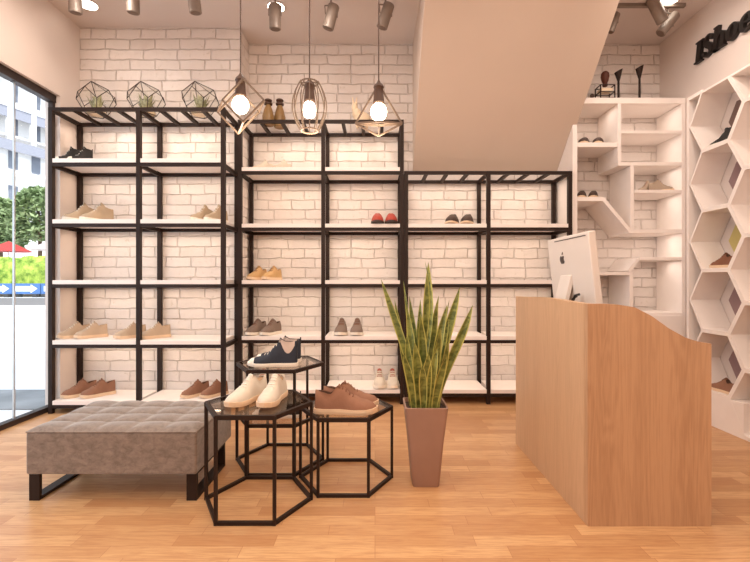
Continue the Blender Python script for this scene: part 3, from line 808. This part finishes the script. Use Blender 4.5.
# ------------------------------------------------------------------ pendants
def pendant(xp, ybulb, label, style):
    Y = 2.3; X = px(xp, Y); zb = pz(ybulb, Y)
    t = thing('pendant_lamp', label, 'lamp', (X, Y, zb), group='pendant lamps')
    bm = new(); bar(bm, (0,0,.16), (0,0,H-.02-zb), .0035, 6); obj('cord', bm, M['socket'], t)
    bm = new(); lathe(bm, [(.05,H-.022-zb),(.05,H-zb-.001)], n=20); obj('ceiling_rose', bm, M['black'], t)
    bm = new(); lathe(bm, [(.014,.035),(.030,.048),(.026,.09),(.024,.125),(.028,.13),(.026,.14),(.012,.155),(.004,.17)], n=20); obj('socket', bm, M['socket'], t, smooth=True)
    bm = new()
    prof = [(.004,-.052),(.022,-.047),(.036,-.036),(.046,-.018),(.049,0),(.046,.018),(.036,.034),(.024,.046),(.018,.052)] if style != 1 else [(.004,-.045),(.018,-.044),(.030,-.036),(.036,-.02),(.037,0),(.034,.02),(.028,.036),(.020,.046),(.018,.052)]
    lathe(bm, [(a_*.9, b_*.92) for a_, b_ in prof], n=24); obj('bulb', bm, M['bulb'], t, smooth=True)
    bm = new()
    if style == 0:      # box frame: diamond outlines on two parallel planes
        dd = .117; D = [Vector((0,0,dd)), Vector((dd-.004,0,0)), Vector((0,0,-dd)), Vector((-dd+.004,0,0))]
        A = [p+Vector((-.028,.05,-.018)) for p in D]; B = [p*.96+Vector((.030,-.05,.004)) for p in D]
        for Q in (A, B):
            for i in range(4): bar(bm, Q[i], Q[(i+1)%4], .0065, 4)
        for a, b in zip(A, B): bar(bm, a, b, .0055, 4)
        bar(bm, A[0], (0,0,.14), .005, 4); bar(bm, B[0], (0,0,.14), .005, 4)
    elif style == 1:    # barrel of ribs
        top, bot = .145, -.110
        for k in range(12):
            a = 2*PI*k/12+.15
            pts = []
            for i in range(15):
                s = i/14; z = top+(bot-top)*s; r = .038+.052*math.sin(PI*(s*.9+.06))**.8
                pts.append((r*math.cos(a), r*math.sin(a), z))
            tube(bm, pts, .0032, 5)
        for z, r in ((top,.046), (bot,.046)):
            tube(bm, [(r*math.cos(2*PI*i/24), r*math.sin(2*PI*i/24), z) for i in range(24)], .004, 5, True)
        for k in range(4): bar(bm, (.045*math.cos(k*PI/2), .045*math.sin(k*PI/2), top), (0,0,.15), .003, 5)
    else:               # four-sided diamond: long top, short bottom
        zr, zbm = -.062, -.128
        C4 = [(.124,0,zr), (0,.03,zr), (-.124,0,zr), (0,-.03,zr)]
        for i in range(4):
            bar(bm, C4[i], C4[(i+1)%4], .007, 4); bar(bm, C4[i], (C4[i][0]*.16, C4[i][1]*.16, .115), .006 if i % 2 == 0 else .003, 4); bar(bm, C4[i], (0,0,zbm), .006 if i % 2 == 0 else .003, 4)
    obj('cage', bm, M['cage'], t)
pendant(240.5, 105, 'pendant lamp with open box-frame cage, leftmost of three hanging bulbs', 0)
pendant(309.5, 110, 'pendant lamp with barrel-shaped ribbed cage, middle of three hanging bulbs', 1)
pendant(378.7, 112, 'pendant lamp with diamond-shaped cage, rightmost of three hanging bulbs', 2)

# ------------------------------------------------------------------ spots, tracks, downlights
def spot(xp, yp, Y, tdeg, ydeg, label, L=.205, r=.050, drop=True, grp=None):
    X = px(xp, Y); Z = pz(yp, Y)
    t = thing('track_spotlight', label, 'spotlight', (X, Y, Z), group=grp)
    rot = Matrix.Rotation(R(tdeg), 4, 'Y') @ Matrix.Rotation(R(ydeg), 4, 'X')
    bm = new(); lathe(bm, [(r*.9,-L/2),(r,-L/2+.004),(r,L/2-.01),(r*.85,L/2)], n=20)
    for v in bm.verts: v.co = rot @ v.co
    lb = obj('lamp_body', bm, M['spot'], t, smooth=True)
    bm = new(); lathe(bm, [(r*.78,-L/2-.002),(r*.78,-L/2+.001)], n=20)
    for v in bm.verts: v.co = rot @ v.co
    obj('lens', bm, M['spotin'], lb)
    bm = new()
    top = H-Z-.03
    for s in (-1,1):
        bar(bm, rot @ Vector((s*(r+.004),0,.01)), Vector((s*(r+.004),0,.10)), .006, 4)
    bar(bm, (-(r+.004),0,.10), (r+.004,0,.10), .006, 4)
    bar(bm, (0,0,.10), (0,0,max(.11, top)), .008, 8)
    obj('bracket', bm, M['spot'], t)
    return t
def track(x0, x1, Y, label):
    bm = new(); box(bm, -(x1-x0)/2, (x1-x0)/2, -.016, .016, -.03, -.001)
    o = obj('track_rail', bm, M['spot']); o.location = ((x0+x1)/2, Y, H); tag(o, label, 'track')
track(-2.75, -1.35, 3.62, 'ceiling light track above the window-side rack')
track(-1.0, .3, 3.80, 'ceiling light track above the middle rack')
track(2.05, 2.84, 3.96, 'brown ceiling light track in front of the white cubby shelving')
G1, G2, G3 = 'spotlights on the left track', 'spotlights on the middle track', 'spotlights on the right track'
spot(75, 0, 3.62, 4, 10, 'brown cylinder spotlight, nearest the left wall and beside the round downlight', grp=G1)
spot(133, 0, 3.62, 4, 10, 'brown cylinder spotlight, middle of the three on the left track', grp=G1)
spot(194, 0, 3.62, -4, 10, 'brown cylinder spotlight, right of the three on the left track', grp=G1)
spot(275, 17, 3.80, 1, 8, 'brown cylinder spotlight above the two bottles, under a round downlight', grp=G2)
spot(331, 17, 3.80, 17, 8, 'tilted brown cylinder spotlight between the two right pendant cords', grp=G2)
spot(385.5, 16, 3.80, 19, 8, 'tilted brown cylinder spotlight beside the rightmost pendant cord', grp=G2)
spot(614, 23, 3.96, 20, 0, 'slim brown spotlight half hidden by the sloping plaster', L=.18, r=.028, grp=G3)
spot(657, 10, 3.90, -32, 6, 'brown spotlight tilted to the right on the right track', L=.24, r=.05, grp=G3)
spot(668, 24, 3.985, 38, 6, 'brown spotlight tilted down left, lowest on the right track', L=.21, r=.045, grp=G3)
def downlight(xp, Y, label):
    t = thing('ceiling_downlight', label, 'downlight', (px(xp, Y), Y, H), group='round ceiling downlights')
    bm = new(); lathe(bm, [(.088,-.006),(.088,-.001)], n=32); obj('rim', bm, M['ceil'], t)
    bm = new(); lathe(bm, [(.074,-.009),(.074,-.0065)], n=32); obj('disc', bm, M['down'], t)
downlight(88, 3.965, 'glowing round downlight in ceiling above the window-side rack')
downlight(276, 4.00, 'glowing round downlight in ceiling above the middle rack')
downlight(669, 3.90, 'glowing round downlight in ceiling at the right light track')

# ------------------------------------------------------------------ ornaments on rack tops
def terrarium(xp, label):
    Y = 4.10
    t = thing('geometric_terrarium', label, 'terrarium', (px(xp, Y), Y, 2.771), group='geometric terrariums')
    r = .185
    V = []
    for z, rr, n_, a0 in ((0,.095,5,.2), (.115,.175,5,.2), (.215,.165,5,.2+PI/5), (.315,.03,0,0)):
        if n_:
            for k in range(n_): V.append(Vector((rr*math.cos(a0+2*PI*k/n_), rr*math.sin(a0+2*PI*k/n_)*.85, z)))
    V.append(Vector((-.05,0,.325)))
    E = []
    for k in range(5):
        E += [(k,(k+1)%5),(k,5+k),(5+k,10+k),(5+(k+1)%5,10+k),(10+k,15)]
    bm = new()
    for a, b in E: bar(bm, V[a], V[b], .0035, 5)
    obj('wire_frame', bm, M['black'], t)
    bm = new(); vs = [bm.verts.new(v*.985+Vector((0,0,.002))) for v in V]
    for k in range(5):
        bm.faces.new((vs[k], vs[(k+1)%5], vs[5+(k+1)%5], vs[5+k])); bm.faces.new((vs[5+k], vs[5+(k+1)%5], vs[10+k])); bm.faces.new((vs[5+(k+1)%5], vs[10+(k+1)%5], vs[10+k])); bm.faces.new((vs[10+k], vs[10+(k+1)%5], vs[15]))
    bm.faces.new([vs[k] for k in range(5)])
    obj('glass_panels', bm, M['glass'], t)
    bm = new(); lathe(bm, [(.070,.006),(.085,.03),(.02,.045)], n=12); obj('gravel', bm, M['ceramic'], t)
    bm = new(); random.seed(int(xp))
    for k in range(60):
        a = random.uniform(0, 2*PI); h = random.uniform(.05,.17); q = random.uniform(.02,.10)
        p0 = Vector((.2*q*math.cos(a), .2*q*math.sin(a), .035)); p1 = Vector((q*math.cos(a), q*math.sin(a)*.8, .04+h))
        pm = (p0+p1)/2+Vector((0,0,.01)); s = Vector((-math.sin(a), math.cos(a), 0))*.016
        v = [bm.verts.new(c) for c in (p0, pm+s, p1, pm-s)]; bm.faces.new(v)
    obj('succulent', bm, M['succ'], t)
terrarium(96.5, 'geometric glass terrarium with succulents on the window-side rack, leftmost of three')
terrarium(146, 'geometric glass terrarium with succulents on the window-side rack, middle of three')
terrarium(200, 'geometric glass terrarium with succulents on the window-side rack, rightmost of three')
for (xp, yy, h, lab) in ((268.3, 4.36, .26, 'amber brown bottle on the middle rack top, shorter and left one'), (279.8, 4.43, .29, 'amber brown bottle on the middle rack top, taller and right one')):
    t = thing('bottle', lab, 'bottle', (px(xp, yy), yy, 2.771), group='amber bottles')
    bm = new(); k = h/.29
    lathe(bm, [(.054,0),(.058,.008*k),(.058,.11*k),(.052,.125*k),(.043,.17*k),(.030,.21*k),(.026,.225*k)], n=24); obj('body', bm, M['amber'], t, smooth=True)
    bm = new(); lathe(bm, [(.026,.2255*k),(.040,.232*k),(.042,.245*k),(.028,.252*k),(.024,.262*k),(.036,.270*k),(.038,.282*k),(.030,.290*k)], n=24); obj('stopper', bm, M['socket'], t, smooth=True)
Y = 4.42
t = thing('ceramic_figurine', 'pale cream animal figurine behind the rightmost pendant on the middle rack top', 'ornament', (px(362,Y), Y, 2.771))
bm = new()
# long upright neck with ears joined to a rounded body
for (c, s) in (((0,0,.085),(.085,.05,.075)), ((-.055,0,.14),(.045,.04,.06)), ((-.075,0,.20),(.032,.03,.055))):
    bmesh.ops.create_icosphere(bm, subdivisions=3, radius=1, matrix=Matrix.Translation(c) @ Matrix.Diagonal((*s,1)))
obj('body', bm, M['ceramic'], t, smooth=True)
bm = new(); bar(bm, (-.085,0,.235), (-.098,0,.31), .014, 8, .004); bar(bm, (-.06,0,.235), (-.055,0,.305), .014, 8, .004); obj('ears', bm, M['ceramic'], t, smooth=True)
bm = new()
for x in (-.05,.05):
    for y in (-.025,.025): bar(bm, (x,y,0), (x*.9,y,.06), .012, 8, .018)
obj('feet', bm, M['ceramic'], t, smooth=True)

# ------------------------------------------------------------------ outside the window
def ray(x, Y): return px(x, Y)
bm = new(); box(bm, -90, -3.1, -20, 90, -.12, -.04); struct('ground_outside', bm, plain('pale_paving', (228,226,226), .8, var=.05, scale=1))
bm = new(); box(bm, -90, -3.15, 4.15, 4.9, -.039, -.03); struct('trim_2', bm, plain('grey_kerb', (128,128,130), .8, var=.35, scale=1.5))
bm = new(); box(bm, -90, -3.5, 22, 31.5, -.039, -.03); struct('trim_3', bm, plain('asphalt_band', (120,112,110), .9))
blue = plain('blue_barrier', (84,120,176), .6); whitep = plain('white_paint', (240,240,244), .6)
for i in range(6):
    X = -33+i*2.15
    t = thing('road_barrier', 'blue and white arrow barrier along the road outside', 'barrier', (X, 33, -.04), group='arrow barriers outside')
    bm = new(); box(bm, -1.03, 1.03, -.1, .1, .25, 1.05); obj('panel', bm, blue, t)
    bm = new(); prism(bm, [(-.8,.45),(.35,.45),(.35,.33),(.85,.65),(.35,.97),(.35,.85),(-.8,.85)], lambda x, z: (x, -.13, z), lambda x, z: (x, -.101, z)); obj('arrow', bm, whitep, t)
    bm = new(); box(bm, -.9, -.6, -.3, .3, 0, .25); box(bm, .6, .9, -.3, .3, 0, .25); obj('foot', bm, plain('barrier_foot', (70,66,64), .8), t)
bm = new(); box(bm, -43, -18, 33.9, 36.5, -.04, .35); o = obj('planting_bed', bm, plain('bed_edge', (110,96,84), .9)); tag(o, 'low dark edged planting bed across the road', 'planter')
def blob(name, cx, cy, cz, sx, sy, sz, mat, label, cat, n=3, amp=.25, seed=1, group=None, parent=None):
    random.seed(seed); bm = new()
    bmesh.ops.create_icosphere(bm, subdivisions=4, radius=1)
    ph = [(Vector((random.uniform(-1,1) for _ in range(3))).normalized(), random.uniform(3,9), random.uniform(0,6)) for _ in range(14)]
    for v in bm.verts:
        s = sum(math.sin(v.co.dot(d)*f+p) for d, f, p in ph)/14
        v.co *= 1+amp*s*2.2
        v.co = Vector((v.co.x*sx, v.co.y*sy, v.co.z*sz))
    o = obj(name, bm, mat, parent)
    if parent is None: o.location = (cx, cy, cz); tag(o, label, cat, group)
    else: o.location = (cx, cy, cz)
    return o
hedge = foliage_mat('bright_hedge', (84,120,30), (196,212,92), 1.6); dark = foliage_mat('tree_green', (92,116,66), (176,190,140), .8)
random.seed(5); bm = new()
nx_, nz_ = 150, 14
def hz(i, j):
    x = -42+24*i/nx_; a = PI*j/nz_
    n_ = .5*math.sin(x*2.1)*math.sin(j*1.3+x)+.35*math.sin(x*5.3+j*2)+.25*math.sin(x*.9)
    return (x, 35.2-(1.0+.12*n_)*math.cos(a), .36+(2.75+.22*n_)*math.sin(a)**.5+(.12*random.random() if 0 < j < nz_ else 0))
g = [[bm.verts.new(hz(i, j)) for j in range(nz_+1)] for i in range(nx_+1)]
for i in range(nx_):
    for j in range(nz_): bm.faces.new((g[i][j], g[i+1][j], g[i+1][j+1], g[i][j+1]))
bm.faces.new(g[0]); bm.faces.new(g[-1][::-1])
o = obj('hedge', bm, hedge); tag(o, 'long bright green hedge in the planting bed across the road', 'hedge')
trunk = plain('trunk', (108,86,68), .9)
for i, (x, y, h) in enumerate(((-37,47.5,12),(-43.5,50,11),(-30.5,46,12),(-50,55,12))):
    t = thing('leafy_tree', 'pale green leafy tree in front of the building across the road', 'tree', (x, y, -.04), group='trees across the road')
    bm = new(); tube(bm, [(0,0,0),(.2,0,h*.4),(0,0,h*.75)], [.25,.2,.12], 8); obj('trunk', bm, trunk, t)
    bm = new(); random.seed(20+i)
    for k in range(3200):
        a = random.uniform(0, 2*PI); e = random.uniform(-.5, 1)*PI/2; q = random.uniform(.5,1)**.5
        c = Vector((2.9*q*math.cos(a)*math.cos(e), 2.5*q*math.sin(a)*math.cos(e), h*.66+3.6*q*math.sin(e)))
        d = Vector((random.uniform(-1,1), random.uniform(-1,1), random.uniform(-.8,.2))).normalized()*.8; s = d.cross(Vector((random.uniform(-1,1),random.uniform(-1,1),1))).normalized()*.17
        bm.faces.new([bm.verts.new(p) for p in (c-d*.5, c+s, c+d*.5, c-s)])
    obj('crown', bm, dark, t)
redc = plain('red_canopy', (190,60,54), .7); whitec = plain('pale_canopy', (220,206,200), .7)
for i, (x, y, mt, lab) in enumerate(((-35.6,42,redc,'leftmost visible red'),(-31.4,42,whitec,'pale'),(-27.2,42,redc,'rightmost red'),(-39.8,42,whitec,'far left pale'))):
    t = thing('market_parasol', f'{lab} parasol beyond the hedge across the road', 'parasol', (x, y, -.04))
    bm = new(); bar(bm, (0,0,0), (0,0,5.0), .05, 8); obj('pole', bm, whitep, t)
    bm = new(); lathe(bm, [(1.9,4.1+i*.12),(1.85,4.15+i*.12),(.05,5.1+i*.12)], n=8); obj('canopy', bm, mt, t)
for i, (x, c, lab) in enumerate(((-36.2,(200,60,60),'red'),(-31.4,(236,234,234),'white'),(-26.6,(70,100,170),'blue'))):
    t = thing('parked_car', f'{lab} car parked beyond the hedge across the road', 'car', (x, 38.8, -.04))
    bm = new(); prism(bm, [(-2.1,.35),(2.1,.35),(2.15,.85),(1.3,1.0),(.7,1.5),(-1.0,1.5),(-1.6,1.0),(-2.1,.9)], lambda u, z: (u, -.85, z*1.9), lambda u, z: (u, .85, z*1.9)); obj('car_body', bm, plain('car_paint', c, .3), t, bevel=.06)
    bm = new()
    for u in (-1.3, 1.3):
        for y in (-.86,.78): 
            v0 = len(bm.verts); lathe(bm, [(.36,0),(.36,.12)], n=16); bm.verts.ensure_lookup_table()
            for v in bm.verts[v0:]: v.co = Vector((v.co.x+u, v.co.z+y, v.co.y+.36))
    obj('wheels', bm, M['cable'], t)
# building
d = Vector((.326,.945,0)); ang = math.atan2(d.y, d.x)
t = thing('apartment_building', 'white building with balconies and red roof edge across the road', 'building', (-52.6, 67, -.04), ang)
t.scale = (1.38,1.38,1.38)
bw_ = plain('building_white', (236,232,230), .8); bgl = plain('building_window', (120,124,136), .4); brl = plain('balcony_rail_bluegrey', (150,148,158), .7)  # brl: plain blue-grey of the balcony railings
bm = new(); box(bm, -13, 13, 0, 8, 0, 25.5); fac = obj('facade', bm, bw_, t)
bm = new(); box(bm, -13.5, 13.5, -1.4, 8, 23.2, 25.2); obj('roof_edge', bm, redc, t)
for k, z in enumerate((5.5,9.2,12.9,16.6,20.2)):
    bm = new(); box(bm, -13, 13, -1.6, 0, z+2.35 if k > 2 else z+3.0, z+2.75 if k > 2 else z+3.15); obj('balcony_slab', bm, bw_, t)
    for j in range(-5, 6):
        x = j*2.3
        bm = new(); box(bm, x-.45, x+.45, -.06, 0, z, z+1.9); obj('window', bm, bgl, fac)
        if k > 2:
            bm = new(); box(bm, x+.9, x+1.4, -1.5, -1.1, z-1.0, z+2.4); obj('column', bm, bw_, t)
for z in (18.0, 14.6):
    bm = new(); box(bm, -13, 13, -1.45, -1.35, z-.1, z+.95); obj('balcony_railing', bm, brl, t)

# ------------------------------------------------------------------ lights
def area(name, loc, size, power, col=(1,.80,.62), rot=(0,0,0), sy=None, spread=None):
    l = bpy.data.lights.new(name, 'AREA'); l.energy = power; l.color = col; l.size = size
    if sy: l.shape = 'RECTANGLE'; l.size_y = sy
    if spread: l.spread = spread
    o = bpy.data.objects.new(name, l); o.location = loc; o.rotation_euler = rot; COL.objects.link(o); return o
WARM = (1,.84,.70)
area('room_fill_light', (0,.6,3.66), 4.2, 110, WARM, sy=3.2)  # broad overhead fill added to light the room, not a fixture
area('room_fill_light', (0,-1.6,3.2), 4.0, 50, WARM, rot=(R(55),0,0), sy=2)  # second added fill, behind the camera and aimed forward
# strips under every shelf board, grazing the brick
for (x, y, w_, lev) in ((-2.15,4.18,1.45,LEV[1:]+[2.74]), (-.52,4.47,1.45,LEV[1:]+[2.74]), (1.10,4.47,1.5,LEV[1:])):
    for z in lev:
        area('shelf_strip_light', (x, y, z-.04), w_, 2.3, (1,.81,.62), sy=.03)
for z, x0, x1 in ((2.93,2.45,3.0),(2.64,2.45,3.0),(2.325,2.6,3.0),(2.06,2.6,3.0),(1.665,2.6,3.0),(1.40,2.62,3.0),(2.93,2.0,2.36)):
    area('cubby_strip_light', ((x0+x1)/2, 4.36, z), (x1-x0)*.8, .6, (1,.86,.74), sy=.12)
for x in (240.5, 309.5, 378.7):
    l = bpy.data.lights.new('pendant_glow', 'POINT'); l.energy = 6; l.color = (1,.80,.60); l.shadow_soft_size = .05
    o = bpy.data.objects.new('pendant_glow', l); o.location = (px(x,2.3), 2.3, 1.93); COL.objects.link(o)
for (x, y, p) in ((-2.2,3.3,14),(-.5,3.3,14),(1.2,2.6,8),(2.3,3.3,12)):
    area('ceiling_spot_glow', (x, y, 3.60), .25, p, (1,.87,.76))
s = bpy.data.lights.new('sun', 'SUN'); s.energy = 3.2; s.angle = R(3); s.color = (1,.96,.90)
so = bpy.data.objects.new('sun', s); so.rotation_euler = (R(48), 0, R(42)); COL.objects.link(so)
wd = bpy.data.worlds.new('sky'); scene.world = wd; wd.use_nodes = True
bg = wd.node_tree.nodes['Background']; bg.inputs[0].default_value = (.80,.90,1,1); bg.inputs[1].default_value = 2.2

# ------------------------------------------------------------------ camera
cam = bpy.data.cameras.new('camera'); co = bpy.data.objects.new('camera', cam); COL.objects.link(co)
cam.sensor_fit = 'HORIZONTAL'; cam.sensor_width = 36; cam.lens = F/750*36; cam.clip_start = .05; cam.clip_end = 300
co.location = (0,0,CH); co.rotation_euler = (PI/2,0,0)
scene.camera = co
scene.view_settings.view_transform = 'Standard'; scene.view_settings.look = 'None'
scene.view_settings.exposure = 0; scene.view_settings.gamma = 1
